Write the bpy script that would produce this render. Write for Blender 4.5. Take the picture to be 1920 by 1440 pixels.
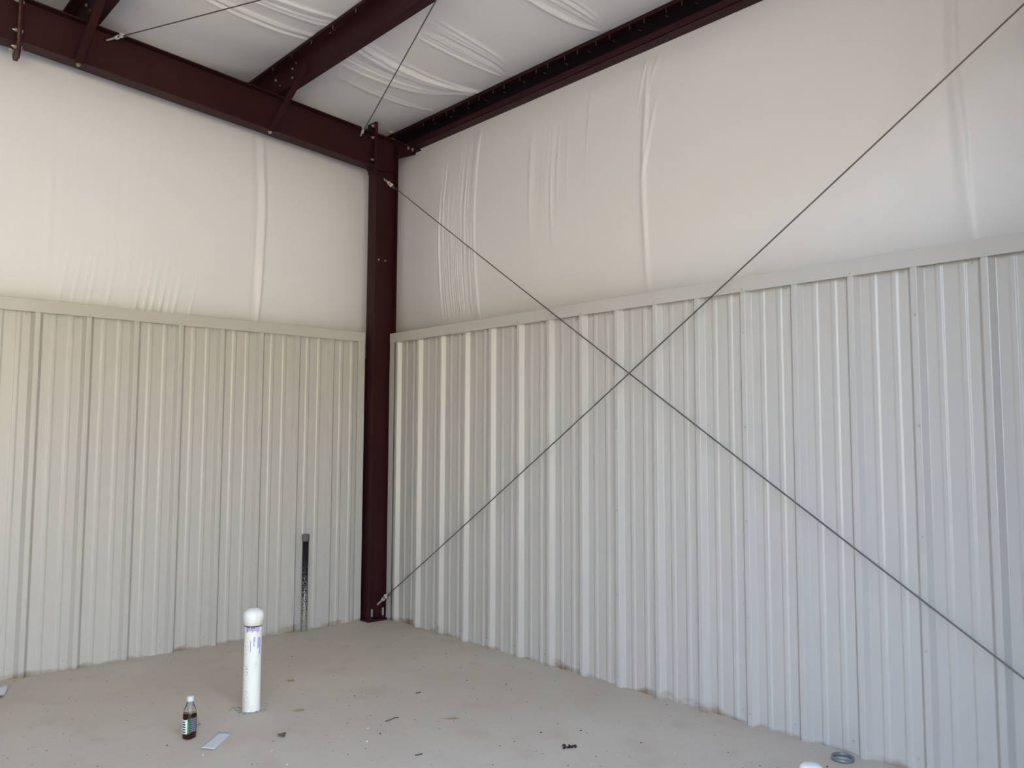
import bpy, bmesh, math, random
import numpy as np
from mathutils import Vector, Matrix

for o in list(bpy.data.objects):
    bpy.data.objects.remove(o, do_unlink=True)
scene = bpy.context.scene
COL = scene.collection

# ------------------------------------------------------------------ camera
CAM = Vector((6.05864, -3.95424, 1.51400))
YAW, PIT, ROL = 2.4001, 0.0782, 0.0025
FPX = 1554.58
F = Vector((math.cos(PIT)*math.cos(YAW), math.cos(PIT)*math.sin(YAW), math.sin(PIT)))
RT = Vector((math.sin(YAW), -math.cos(YAW), 0.0))
UP = RT.cross(F)
R2 = RT*math.cos(ROL) + UP*math.sin(ROL)
U2 = UP*math.cos(ROL) - RT*math.sin(ROL)
cd = bpy.data.cameras.new('camera')
cd.sensor_width = 36.0
cd.lens = 36.0*FPX/1920.0
cd.shift_x = -19.13/1920.0
cd.shift_y = -22.87/1920.0
cd.clip_start = 0.02
cam = bpy.data.objects.new('camera', cd)
COL.objects.link(cam)
M = Matrix((R2, U2, -F)).transposed().to_4x4()
M.translation = CAM
cam.matrix_world = M
scene.camera = cam

# ------------------------------------------------------------------ sky, sun, exposure
world = bpy.data.worlds.new('world')
scene.world = world
world.use_nodes = True
wt = world.node_tree
bg = wt.nodes['Background']
sky = wt.nodes.new('ShaderNodeTexSky')
sky.sky_type = 'NISHITA'
sky.sun_disc = False
sky.sun_elevation = math.radians(44)
sky.sun_rotation = math.radians(250)
sky.air_density = 1.0
sky.dust_density = 1.6
wb = wt.nodes.new('ShaderNodeMix'); wb.data_type = 'RGBA'; wb.blend_type = 'MULTIPLY'; wb.inputs[0].default_value = 1.0
wb.inputs[7].default_value = (1.04, 0.99, 0.98, 1.0)      # the camera's white balance
wt.links.new(sky.outputs[0], wb.inputs[6]); wt.links.new(wb.outputs[2], bg.inputs[0])
bg.inputs[1].default_value = 0.85
sd = bpy.data.lights.new('sun', 'SUN')
sd.energy = 11.5
sd.color = (1.0, 0.94, 0.84)
sd.angle = math.radians(0.6)
sun = bpy.data.objects.new('sun', sd)
COL.objects.link(sun)
sun.rotation_euler = Vector((0.82, 0.25, -0.66)).to_track_quat('-Z', 'Y').to_euler()
# daylight portal in the open doorway (guides sampling of the sky, emits nothing itself)
pd = bpy.data.lights.new('doorway_portal', 'AREA')
pd.shape = 'RECTANGLE'; pd.size = 4.5; pd.size_y = 3.6
pd.cycles.is_portal = True
po = bpy.data.objects.new('doorway_portal', pd)
COL.objects.link(po)
po.matrix_world = Matrix.Translation((5.64, -3.975, 1.79)) @ Vector((-1, 0, 0)).to_track_quat('-Z', 'Y').to_matrix().to_4x4()

vs = scene.view_settings
scene.display_settings.display_device = 'sRGB'
vs.view_transform = 'Standard'
vs.look = 'None'
vs.gamma = 1.0
vs.use_curve_mapping = False
vs.exposure = 1.97

# ------------------------------------------------------------------ helpers
def rgb(*c):
    return tuple(((x/255.0)/12.92 if x/255.0 <= 0.04045 else ((x/255.0+0.055)/1.055)**2.4) for x in c) + (1.0,)

def mat(name, color, rough=0.5, metal=0.0, spec=0.5, noise=None, bump=None, trans=0.0, ior=1.45, coat=0.0):
    """noise=(scale(x,y,z) , colour2, low, high, detail); bump=(scale, strength, distance)"""
    m = bpy.data.materials.new(name)
    m.use_nodes = True
    nt = m.node_tree
    b = nt.nodes['Principled BSDF']
    b.inputs['Base Color'].default_value = color
    b.inputs['Roughness'].default_value = rough
    b.inputs['Metallic'].default_value = metal
    b.inputs['Specular IOR Level'].default_value = spec
    b.inputs['Transmission Weight'].default_value = trans
    b.inputs['IOR'].default_value = ior
    b.inputs['Coat Weight'].default_value = coat
    tc = nt.nodes.new('ShaderNodeTexCoord')
    if noise:
        sc, c2, lo, hi, det = noise
        mp = nt.nodes.new('ShaderNodeMapping'); mp.inputs['Scale'].default_value = sc
        nz = nt.nodes.new('ShaderNodeTexNoise'); nz.inputs['Scale'].default_value = 1.0; nz.inputs['Detail'].default_value = det
        rp = nt.nodes.new('ShaderNodeValToRGB')
        rp.color_ramp.elements[0].position = lo; rp.color_ramp.elements[0].color = color
        rp.color_ramp.elements[1].position = hi; rp.color_ramp.elements[1].color = c2
        nt.links.new(tc.outputs['Object'], mp.inputs[0]); nt.links.new(mp.outputs[0], nz.inputs['Vector'])
        nt.links.new(nz.outputs[0], rp.inputs[0]); nt.links.new(rp.outputs[0], b.inputs['Base Color'])
    if bump:
        sc, st, di = bump
        mp2 = nt.nodes.new('ShaderNodeMapping'); mp2.inputs['Scale'].default_value = sc
        nz2 = nt.nodes.new('ShaderNodeTexNoise'); nz2.inputs['Scale'].default_value = 1.0; nz2.inputs['Detail'].default_value = 3
        bp = nt.nodes.new('ShaderNodeBump'); bp.inputs['Strength'].default_value = st; bp.inputs['Distance'].default_value = di
        nt.links.new(tc.outputs['Object'], mp2.inputs[0]); nt.links.new(mp2.outputs[0], nz2.inputs['Vector'])
        nt.links.new(nz2.outputs[0], bp.inputs['Height']); nt.links.new(bp.outputs[0], b.inputs['Normal'])
    return m

def nodes_of(m):
    nt = m.node_tree
    return nt, nt.nodes['Principled BSDF'], next(n for n in nt.nodes if n.type == 'TEX_COORD')

class MB:
    """collects shapes in world space; build() links them as ONE mesh object"""
    def __init__(s):
        s.v = []; s.f = []; s.mi = []; s.sm = []
    def add(s, vs, fs, mi=0, smooth=False):
        n = len(s.v)
        s.v += [tuple(v) for v in vs]
        for f in fs:
            s.f.append(tuple(i+n for i in f)); s.mi.append(mi); s.sm.append(smooth)
        return s
    def box(s, a, b, mi=0):
        x0, y0, z0 = (min(a[i], b[i]) for i in range(3)); x1, y1, z1 = (max(a[i], b[i]) for i in range(3))
        return s.add([(x0,y0,z0),(x1,y0,z0),(x1,y1,z0),(x0,y1,z0),(x0,y0,z1),(x1,y0,z1),(x1,y1,z1),(x0,y1,z1)],
                     [(0,3,2,1),(4,5,6,7),(0,1,5,4),(1,2,6,5),(2,3,7,6),(3,0,4,7)], mi)
    def hexa(s, p, mi=0):
        """8 points: bottom loop 0-3, top loop 4-7"""
        return s.add(p, [(0,3,2,1),(4,5,6,7),(0,1,5,4),(1,2,6,5),(2,3,7,6),(3,0,4,7)], mi)
    def prism(s, poly, d, mi=0):
        """poly: list of 3D points; d: extrusion vector"""
        n = len(poly); d = Vector(d)
        vs = [Vector(p) for p in poly] + [Vector(p)+d for p in poly]
        fs = [tuple(range(n-1, -1, -1)), tuple(range(n, 2*n))] + [(i, (i+1) % n, (i+1) % n+n, i+n) for i in range(n)]
        return s.add(vs, fs, mi)
    def cyl(s, a, b, r, r2=None, seg=12, mi=0, cap=True, smooth=True):
        a = Vector(a); b = Vector(b); r2 = r if r2 is None else r2
        d = (b-a).normalized(); u = d.orthogonal().normalized(); w = d.cross(u)
        vs = []
        for c, rr in ((a, r), (b, r2)):
            for k in range(seg):
                t = 2*math.pi*k/seg
                vs.append(c+u*math.cos(t)*rr+w*math.sin(t)*rr)
        s.add(vs, [(k, (k+1) % seg, (k+1) % seg+seg, k+seg) for k in range(seg)], mi, smooth)
        if cap:
            s.add(vs[:seg], [tuple(range(seg-1, -1, -1))], mi); s.add(vs[seg:], [tuple(range(seg))], mi)
        return s
    def lathe(s, prof, c=(0,0,0), seg=32, mi=0, close=False):
        """prof: list of (r, z)"""
        vs = []; n = len(prof)
        for r, z in prof:
            for k in range(seg):
                t = 2*math.pi*k/seg
                vs.append((c[0]+r*math.cos(t), c[1]+r*math.sin(t), c[2]+z))
        fs = []
        for i in range(n if close else n-1):
            j = (i+1) % n
            for k in range(seg):
                fs.append((i*seg+k, i*seg+(k+1) % seg, j*seg+(k+1) % seg, j*seg+k))
        return s.add(vs, fs, mi, True)
    def tube(s, pts, r, seg=8, mi=0, closed=False):
        pts = [Vector(p) for p in pts]; n = len(pts); vs = []
        rr = r if hasattr(r, '__len__') else [r]*n
        prev = None
        for i, p in enumerate(pts):
            d = (pts[(i+1) % n]-pts[i-1]) if (closed or 0 < i < n-1) else (pts[1]-pts[0] if i == 0 else pts[-1]-pts[-2])
            d.normalize()
            u = d.orthogonal().normalized() if prev is None else (prev-d*prev.dot(d)).normalized()
            prev = u; w = d.cross(u)
            for k in range(seg):
                t = 2*math.pi*k/seg
                vs.append(p+u*math.cos(t)*rr[i]+w*math.sin(t)*rr[i])
        fs = []
        for i in range(n if closed else n-1):
            j = (i+1) % n
            for k in range(seg):
                fs.append((i*seg+k, i*seg+(k+1) % seg, j*seg+(k+1) % seg, j*seg+k))
        if not closed:
            fs += [tuple(range(seg-1, -1, -1)), tuple(range((n-1)*seg, n*seg))]
        return s.add(vs, fs, mi, True)
    def build(s, name, mats, parent=None, bevel=0.0):
        me = bpy.data.meshes.new(name)
        off = Vector(parent.matrix_world.translation) if parent is not None else Vector((0, 0, 0))
        if parent is not None:
            off = WLOC[parent.name]
        base = off
        if parent is None and getattr(s, 'origin', None) is not None:
            base = Vector(s.origin)
        me.from_pydata([tuple(Vector(v)-base) for v in s.v], [], s.f)
        for m in (mats if isinstance(mats, (list, tuple)) else [mats]):
            me.materials.append(m)
        me.polygons.foreach_set('material_index', s.mi)
        me.polygons.foreach_set('use_smooth', s.sm)
        me.update()
        bm = bmesh.new(); bm.from_mesh(me)
        bmesh.ops.recalc_face_normals(bm, faces=bm.faces)
        bm.to_mesh(me); bm.free()
        o = bpy.data.objects.new(name, me)
        COL.objects.link(o)
        if parent is not None:
            o.parent = parent
            WLOC[o.name] = off
        else:
            o.location = base
            WLOC[o.name] = base
        if bevel:
            bv = o.modifiers.new('bevel', 'BEVEL'); bv.width = bevel; bv.segments = 2; bv.limit_method = 'ANGLE'
        return o
WLOC = {}

def tag(o, label=None, cat=None, group=None, kind=None):
    if label: o['label'] = label
    if cat: o['category'] = cat
    if group: o['group'] = group
    if kind: o['kind'] = kind
    return o

def thing(name, label, cat, loc, group=None):
    o = bpy.data.objects.new(name, None)
    o.empty_display_size = 0.1
    COL.objects.link(o)
    o.location = loc
    WLOC[o.name] = Vector(loc)
    return tag(o, label, cat, group)

def dup(o, parent=None, shift=None):
    c = o.copy(); COL.objects.link(c); c.parent = parent
    if shift is not None:
        c.location = Vector(o.location)+Vector(shift)
    WLOC[c.name] = WLOC[o.name] + (Vector(shift) if shift is not None else Vector((0, 0, 0)))
    for ch in [x for x in bpy.data.objects if x.parent == o]:
        dup(ch, c)
    return c

# ------------------------------------------------------------------ materials
def liner_material():
    m = mat('liner_paint', rgb(189, 184, 177), rough=0.27, spec=0.5)
    nt, b, tc = nodes_of(m)
    # faint dirt at the foot of the sheets: brown specks and washes with their own ragged outline
    sep = nt.nodes.new('ShaderNodeSeparateXYZ'); nt.links.new(tc.outputs['Object'], sep.inputs[0])
    mp = nt.nodes.new('ShaderNodeMapping'); mp.inputs['Scale'].default_value = (4, 4, 9)
    nz = nt.nodes.new('ShaderNodeTexNoise'); nz.inputs['Scale'].default_value = 1.0; nz.inputs['Detail'].default_value = 6
    nt.links.new(tc.outputs['Object'], mp.inputs[0]); nt.links.new(mp.outputs[0], nz.inputs['Vector'])
    # height mask 1 at floor .. 0 at 0.12
    mr = nt.nodes.new('ShaderNodeMapRange'); mr.inputs[1].default_value = 0.0; mr.inputs[2].default_value = 0.085
    mr.inputs[3].default_value = 0.40; mr.inputs[4].default_value = 0.0
    nt.links.new(sep.outputs[2], mr.inputs[0])
    ad = nt.nodes.new('ShaderNodeMath'); ad.operation = 'ADD'
    nt.links.new(nz.outputs[0], ad.inputs[0]); nt.links.new(mr.outputs[0], ad.inputs[1])
    rp = nt.nodes.new('ShaderNodeValToRGB')
    rp.color_ramp.elements[0].position = 0.78; rp.color_ramp.elements[0].color = (0, 0, 0, 1)
    rp.color_ramp.elements[1].position = 1.02; rp.color_ramp.elements[1].color = (1, 1, 1, 1)
    nt.links.new(ad.outputs[0], rp.inputs[0])
    mx = nt.nodes.new('ShaderNodeMix'); mx.data_type = 'RGBA'
    mx.inputs[6].default_value = rgb(189, 184, 177); mx.inputs[7].default_value = rgb(138, 116, 90)
    nt.links.new(rp.outputs[0], mx.inputs[0]); nt.links.new(mx.outputs[2], b.inputs['Base Color'])
    # very shallow oil-canning
    mp2 = nt.nodes.new('ShaderNodeMapping'); mp2.inputs['Scale'].default_value = (5, 5, 0.7)
    nz2 = nt.nodes.new('ShaderNodeTexNoise'); nz2.inputs['Scale'].default_value = 1.0; nz2.inputs['Detail'].default_value = 1
    bp = nt.nodes.new('ShaderNodeBump'); bp.inputs['Strength'].default_value = 1.0; bp.inputs['Distance'].default_value = 0.003
    nt.links.new(tc.outputs['Object'], mp2.inputs[0]); nt.links.new(mp2.outputs[0], nz2.inputs['Vector'])
    nt.links.new(nz2.outputs[0], bp.inputs['Height']); nt.links.new(bp.outputs[0], b.inputs['Normal'])
    return m

def insulation_material():
    m = mat('vinyl_facing', rgb(230, 227, 226), rough=0.42, spec=0.45)
    nt, b, tc = nodes_of(m)
    # woven scrim: fine vertical threads
    mp2 = nt.nodes.new('ShaderNodeMapping'); mp2.inputs['Scale'].default_value = (160, 160, 8)
    nz2 = nt.nodes.new('ShaderNodeTexNoise'); nz2.inputs['Scale'].default_value = 1.0; nz2.inputs['Detail'].default_value = 2
    bp = nt.nodes.new('ShaderNodeBump'); bp.inputs['Strength'].default_value = 0.35; bp.inputs['Distance'].default_value = 0.002
    nt.links.new(tc.outputs['Object'], mp2.inputs[0]); nt.links.new(mp2.outputs[0], nz2.inputs['Vector'])
    nt.links.new(nz2.outputs[0], bp.inputs['Height']); nt.links.new(bp.outputs[0], b.inputs['Normal'])
    return m

def concrete_material():
    base = rgb(198, 183, 163)
    m = mat('concrete', base, rough=0.62, spec=0.4)
    nt, b, tc = nodes_of(m)
    def noise(scale, detail, lo, hi, rough=0.55):
        nz = nt.nodes.new('ShaderNodeTexNoise'); nz.inputs['Scale'].default_value = scale
        nz.inputs['Detail'].default_value = detail; nz.inputs['Roughness'].default_value = rough
        nt.links.new(tc.outputs['Object'], nz.inputs['Vector'])
        mr = nt.nodes.new('ShaderNodeMapRange'); mr.inputs[1].default_value = lo; mr.inputs[2].default_value = hi
        nt.links.new(nz.outputs[0], mr.inputs[0])
        return mr.outputs[0]
    def mix(fac, c1, c2):
        mx = nt.nodes.new('ShaderNodeMix'); mx.data_type = 'RGBA'
        nt.links.new(fac, mx.inputs[0])
        if isinstance(c1, tuple): mx.inputs[6].default_value = c1
        else: nt.links.new(c1, mx.inputs[6])
        mx.inputs[7].default_value = c2
        return mx.outputs[2]
    c = mix(noise(0.9, 5, 0.35, 0.7), base, rgb(208, 195, 176))
    c = mix(noise(3.2, 6, 0.55, 0.95), c, rgb(184, 166, 142))
    c = mix(noise(30, 4, 0.58, 0.75), c, rgb(192, 181, 166))
    # dark specks and pale grit
    def specks(scale, thr, seedoff, col, cc, rmin):
        mp = nt.nodes.new('ShaderNodeMapping'); mp.inputs['Location'].default_value = (seedoff, seedoff*0.7, 0)
        mp.inputs['Scale'].default_value = (1, 1, 0.01)
        vo = nt.nodes.new('ShaderNodeTexVoronoi'); vo.inputs['Scale'].default_value = scale; vo.voronoi_dimensions = '2D'
        nt.links.new(tc.outputs['Object'], mp.inputs[0]); nt.links.new(mp.outputs[0], vo.inputs['Vector'])
        lt = nt.nodes.new('ShaderNodeMath'); lt.operation = 'LESS_THAN'; lt.inputs[1].default_value = rmin
        nt.links.new(vo.outputs['Distance'], lt.inputs[0])
        sp = nt.nodes.new('ShaderNodeSeparateColor'); nt.links.new(vo.outputs['Color'], sp.inputs[0])
        gt = nt.nodes.new('ShaderNodeMath'); gt.operation = 'GREATER_THAN'; gt.inputs[1].default_value = thr
        nt.links.new(sp.outputs[0], gt.inputs[0])
        mu = nt.nodes.new('ShaderNodeMath'); mu.operation = 'MULTIPLY'
        nt.links.new(lt.outputs[0], mu.inputs[0]); nt.links.new(gt.outputs[0], mu.inputs[1])
        return mix(mu.outputs[0], cc, col)
    c = specks(5, 0.66, 3.1, rgb(112, 100, 86), c, 0.026)
    c = specks(9, 0.80, 7.7, rgb(128, 116, 98), c, 0.035)
    c = specks(6, 0.86, 1.3, rgb(225, 220, 210), c, 0.02)
    nt.links.new(c, b.inputs['Base Color'])
    nz = nt.nodes.new('ShaderNodeTexNoise'); nz.inputs['Scale'].default_value = 60; nz.inputs['Detail'].default_value = 5
    nt.links.new(tc.outputs['Object'], nz.inputs['Vector'])
    bp = nt.nodes.new('ShaderNodeBump'); bp.inputs['Strength'].default_value = 0.25; bp.inputs['Distance'].default_value = 0.003
    nt.links.new(nz.outputs[0], bp.inputs['Height']); nt.links.new(bp.outputs[0], b.inputs['Normal'])
    return m

M_LINER = liner_material()
M_INS = insulation_material()
M_CONC = concrete_material()
M_STEEL = mat('red_oxide_primer', rgb(47, 16, 19), rough=0.55, spec=0.25,
              noise=((1.3, 1.3, 1.3), rgb(54, 22, 25), 0.4, 0.75, 5), bump=((90, 90, 90), 0.15, 0.001))
M_STEELE = mat('worn_plate_edge', rgb(112, 84, 66), rough=0.5, spec=0.4,
               noise=((25, 25, 25), rgb(78, 46, 40), 0.35, 0.65, 4))
M_RUSTY = mat('rusty_primer', rgb(96, 62, 44), rough=0.55, noise=((22, 22, 22), rgb(66, 36, 32), 0.4, 0.6, 4))
M_ZINC = mat('zinc_bolt', rgb(200, 192, 176), rough=0.3, metal=0.85)
M_GALV = mat('galvanised_strand', rgb(120, 116, 108), rough=0.45, metal=0.7)
M_BRIGHT = mat('bright_hardware', rgb(225, 220, 212), rough=0.3, metal=0.4)
M_BOLTG = mat('anchor_bolt_steel', rgb(150, 150, 150), rough=0.5, metal=0.4)
M_SCREW = mat('painted_screw', rgb(178, 177, 170), rough=0.35, spec=0.5)
M_PVC = mat('white_pvc', rgb(236, 234, 226), rough=0.28, spec=0.5,
            noise=((14, 14, 5), rgb(206, 196, 180), 0.56, 0.78, 6))
M_PVCB = mat('bright_white_pvc', rgb(238, 240, 238), rough=0.3)
M_PRIMER = mat('purple_primer', rgb(178, 168, 204), rough=0.4)
M_PRIMERD = mat('dark_purple_primer', rgb(38, 24, 62), rough=0.4)
M_STAIN = mat('brown_scuff', rgb(158, 144, 124), rough=0.7)
M_GROUND = mat('pale_gravel', rgb(204, 190, 168), rough=0.9, noise=((2, 2, 2), rgb(184, 170, 148), 0.4, 0.7, 6))
M_OUT = mat('outer_sheet', rgb(150, 140, 125), rough=0.5)
M_PAPER = mat('white_paper', rgb(214, 212, 210), rough=0.6)

# ------------------------------------------------------------------ the setting
def roofz(y):            # underside of the roof, top of the purlins
    return 4.39-0.0833*(y+1.17)

X1, Y1 = 5.62, -11.0     # end wall with the door; far side wall
m = MB(); m.box((-0.3, Y1-0.3, -0.15), (X1, 0.28, 0.0))
tag(m.build('floor', M_CONC), kind='structure')
m = MB(); m.add([(X1, -90, -0.02), (120, -90, -0.02), (120, 90, -0.02), (X1, 90, -0.02)], [(0, 1, 2, 3)])
m.add([(-60, -90, -0.021), (X1, -90, -0.021), (X1, -11.4, -0.021), (-60, -11.4, -0.021)], [(0, 1, 2, 3)])
m.add([(-60, 0.36, -0.021), (X1, 0.36, -0.021), (X1, 90, -0.021), (-60, 90, -0.021)], [(0, 1, 2, 3)])
tag(m.build('ground', M_GROUND), 'pale gravel yard outside the open doorway', 'ground', kind='structure')

M_BLOCKER = mat('sky_blocker', rgb(122, 122, 104), rough=0.9)
m = MB(); m.box((21, -60, -0.02), (24, 45, 7.5))  # added wall, out of view: blocks the low sky, bounces warm sun indoors
tag(m.build('wall_sky_blocker', M_BLOCKER), kind='structure')

# ribbed liner sheets ------------------------------------------------
PITCH = 0.3048
def rib_profile(c0, s0, s1):
    """polyline (s, depth) from s0 to s1; c0 = centre of one major rib"""
    pts = []
    k0 = int(math.floor((s0-c0)/PITCH))-1; k1 = int(math.ceil((s1-c0)/PITCH))+1
    corners = []
    for k in range(k0, k1+1):
        c = c0+k*PITCH
        corners += [(c-0.0365, 0), (c-0.0145, 0.032), (c+0.0145, 0.032), (c+0.0365, 0)]
        for mc in (PITCH/3, 2*PITCH/3):
            corners += [(c+mc-0.019, 0), (c+mc-0.009, 0.0052), (c+mc+0.009, 0.0052), (c+mc+0.019, 0)]
    for i in range(1, len(corners)-1):
        p = Vector(corners[i]); a = (Vector(corners[i-1])-p).normalized(); b = (Vector(corners[i+1])-p).normalized()
        r = 0.0028
        pts += [tuple(p+a*r), tuple(p+(a+b)*r*0.30), tuple(p+b*r)]
    out = [q for q in pts if s0 < q[0] < s1]
    d0 = 0.0
    return [(s0, out[0][1] if abs(out[0][1]) < 0.001 else 0.0)]+out+[(s1, 0.0)]

def liner(name, c0, s0, s1, fn, ztop, parent=None):
    prof = rib_profile(c0, s0, s1)
    zs = [0.0, 0.6, 1.2, 1.8, ztop]
    m = MB(); vs = []
    for z in zs:
        vs += [fn(s, d, z) for s, d in prof]
    n = len(prof)
    fs = [(j*n+i, j*n+i+1, (j+1)*n+i+1, (j+1)*n+i) for j in range(len(zs)-1) for i in range(n-1)]
    m.add(vs, fs)
    return m.build(name, M_LINER, parent)

ZB, ZT = 2.308, 2.388
X0R, Y0L = 0.2057, 0.5399
wallR = tag(liner('wall_right', X0R, 0.106, X1, lambda s, d, z: (s, -d, z), 2.375), kind='structure')
wallL = tag(liner('wall_left', Y0L, 0.234, 11.0, lambda s, d, z: (d, -s, z), 2.375), kind='structure')

# J trims at the cut ends beside the column, cap trim along the top of the liner
def trim(name, boxes):
    m = MB()
    for a, b in boxes: m.box(a, b)
    return tag(m.build(name, M_LINER, bevel=0.0015), kind='structure')
trim('trim_1', [((0.106, -0.0365, ZB), (X1, -0.0335, ZT)), ((0.106, -0.0365, ZT-0.002), (X1, 0.004, ZT))])
trim('trim_2', [((0.0335, -11.0, ZB), (0.0365, -0.234, ZT)), ((-0.004, -11.0, ZT-0.002), (0.0365, -0.234, ZT))])
trim('trim_3', [((0.106, -0.0345, 0.0), (0.172, -0.0325, ZB)), ((0.106, -0.0345, 0.0), (0.108, 0.012, ZB)), ((0.106, -0.0345, 0.0), (0.172, 0.0, 0.002))])
trim('trim_4', [((0.0325, -0.300, 0.0), (0.0345, -0.234, ZB)), ((0.0, -0.236, 0.0), (0.0345, -0.234, ZB))])

# screws (parts of the walls)
def screw_mesh(name, axis):
    m = MB(); d = Vector(axis)
    m.cyl(Vector((0, 0, 0)), d*0.0015, 0.0085, seg=14)
    m.cyl(d*0.0015, d*0.0065, 0.0055, 0.005, seg=6, smooth=False)
    o = m.build(name, M_SCREW)
    return o
sR = screw_mesh('screw', (0, -1, 0)); sL = screw_mesh('screw', (1, 0, 0))
sR_me, sL_me = sR.data, sL.data
bpy.data.objects.remove(sR); bpy.data.objects.remove(sL)
def put_screw(par, me, loc):
    o = bpy.data.objects.new('screw', me); COL.objects.link(o); o.parent = par
    o.location = Vector(loc)
for k in (3, 5, 8, 11, 14):
    for z in (2.083, 1.572, 1.066, 0.556):
        put_screw(wallR, sR_me, (X0R+k*PITCH, -0.032, z))
for k in range(0, 16):
    put_screw(wallR, sR_me, (X0R+k*PITCH-0.062, 0.0, 0.062))
    put_screw(wallR, sR_me, (X0R+k*PITCH-0.062, 0.0, 2.298))
    if k % 2 == 1: put_screw(wallR, sR_me, (X0R+k*PITCH, -0.0365, 2.322))
for k in (5, 8, 11):
    put_screw(wallR, sR_me, (X0R+k*PITCH, -0.032, 0.062))
for k in (2, 5, 8):
    for z in (2.083, 1.572, 1.066, 0.556):
        put_screw(wallL, sL_me, (0.032, -(Y0L+k*PITCH), z))
for k in range(0, 9):
    put_screw(wallL, sL_me, (0.0, -(Y0L+k*PITCH+0.062), 0.062))
    put_screw(wallL, sL_me, (0.0, -(Y0L+k*PITCH+0.062), 2.298))
    if k % 2 == 0: put_screw(wallL, sL_me, (0.0365, -(Y0L+k*PITCH), 2.322))
put_screw(wallL, sL_me, (0.032, -(Y0L+5*PITCH), 0.062))

# insulation facings ---------------------------------------------------
rng = np.random.default_rng(7)
def ridge(s, z, s0, w, a, z0=None, z1=None, soft=0.12, lean=0.0, wob=0.0, skew=1.0, ph=0.0):
    """a fold running along z at s0; skew<1 = steep on the +s side"""
    c = s0+lean*(z-(z0 if z0 is not None else 0))+wob*np.sin(z*9+ph)
    t = (s-c)/w
    prof = np.where(t < 0, np.exp(-(t**2)), np.exp(-((t/skew)**2)))
    win = np.ones_like(z)
    if z0 is not None: win = win/(1+np.exp(-(z-z0)/(soft*0.3)))
    if z1 is not None: win = win/(1+np.exp((z-z1)/(soft*0.3)))
    return a*prof*win

def smoothnoise(s, z, fs, fz, n, amp):
    d = np.zeros_like(s)
    for _ in range(n):
        d += np.sin(s*fs*rng.uniform(0.5, 1.5)+z*fz*rng.uniform(-1, 1)+rng.uniform(0, 6.28))
    return d*amp/n

def cloth(name, svals, tvals, disp, place, label=None, material=M_INS):
    S, T = np.meshgrid(np.array(svals), np.array(tvals))
    D = disp(S, T)
    P = place(S, T, D)
    n = len(svals); mrows = len(tvals)
    m = MB()
    vs = np.stack(P, -1).reshape(-1, 3)
    fs = [(j*n+i, j*n+i+1, (j+1)*n+i+1, (j+1)*n+i) for j in range(mrows-1) for i in range(n-1)]
    m.v = [tuple(map(float, v)) for v in vs]; m.f = fs; m.mi = [0]*len(fs); m.sm = [True]*len(fs)
    return m.build(name, material)

# right wall: s = x, t = z, displacement toward -y
clusterR = [(0.47+i*0.028+rng.uniform(-0.01, 0.01), rng.uniform(0.008, 0.011), rng.uniform(0.005, 0.0085), rng.uniform(2.45, 2.85), rng.uniform(3.35, 3.8), rng.uniform(-0.02, 0.025)) for i in range(17)]
clusterR += [(rng.uniform(1.6, 2.3), rng.uniform(0.009, 0.02), rng.uniform(0.0014, 0.0034), rng.uniform(2.9, 3.3), rng.uniform(3.5, 3.98), rng.uniform(-0.04, 0.02)) for _ in range(22)]
clusterR += [(rng.uniform(0.1, 5.4), rng.uniform(0.02, 0.05), rng.uniform(0.0008, 0.0022), rng.uniform(2.4, 2.9), rng.uniform(3.1, 3.95), rng.uniform(-0.04, 0.04)) for _ in range(30)]
def dispR(s, z):
    d = np.zeros_like(s)
    for s0, w, a, z0, z1, ln in clusterR:
        d += ridge(s, z, s0, w, a, z0, z1, 0.6, ln, 0.002, 0.8)
    # seam beside the column bay, seam fold at mid wall, fold at right
    d += ridge(s, z, 0.955, 0.05, 0.010, 2.44, 4.05, 0.3, 0.0, 0.001, 0.12)
    d += ridge(s, z, 2.715, 0.026, 0.012, 3.30, 3.92, 0.25, -0.01, 0.004, 0.55)
    d += ridge(s, z, 2.690, 0.028, 0.013, 2.52, 3.36, 0.45, 0.02, 0.004, 0.6, 1.3)
    d += ridge(s, z, 2.700, 0.014, 0.012, 3.20, 3.62, 0.16, 0.20, 0.0, 0.5)
    d += ridge(s, z, 2.735, 0.012, 0.014, 3.84, 4.10, 0.08, 0.34, 0.0, 0.5)
    d += ridge(s, z, 2.640, 0.010, 0.008, 3.70, 4.05, 0.10, 0.14, 0.0, 0.6)
    d += ridge(s, z, 2.780, 0.016, 0.005, 3.45, 3.62, 0.10, -0.05, 0.0, 0.8)
    d += ridge(s, z, 4.645, 0.045, 0.016, 2.55, 4.3, 0.5, -0.03, 0.004, 0.35)
    d -= ridge(s, z, 4.575, 0.035, 0.012, 2.8, 4.3, 0.5, -0.03, 0.004, 1.0)
    d += ridge(s, z, 4.90, 0.05, 0.012, 2.9, 4.3, 0.5, -0.02, 0.004, 0.6)
    d += smoothnoise(s, z, 2.0, 1.4, 8, 0.012)
    # pinned at the liner top and under the eave strut, free to belly between
    d += 0.11*np.clip(np.sin(np.pi*np.clip((z-2.34)/(4.12-2.34), 0, 1)), 0, 1)**0.6
    d = np.maximum(d, 0.040-0.4*np.clip(4.0-z, 0, 1))
    return d
zR = np.concatenate([np.linspace(2.20, 2.62, 24), np.linspace(2.66, 4.10, 46)])
o = cloth('insulation_blanket', np.arange(-0.28, X1+0.001, 0.0062), zR, dispR,
          lambda s, z, d: (s, 0.300-np.minimum(d, 0.300-0.262+0.45*np.clip(4.04-z, 0, 1)), z))
tag(o, 'white vinyl-faced insulation above the long right-hand liner wall', 'insulation', 'wall insulation above the liner')

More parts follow.
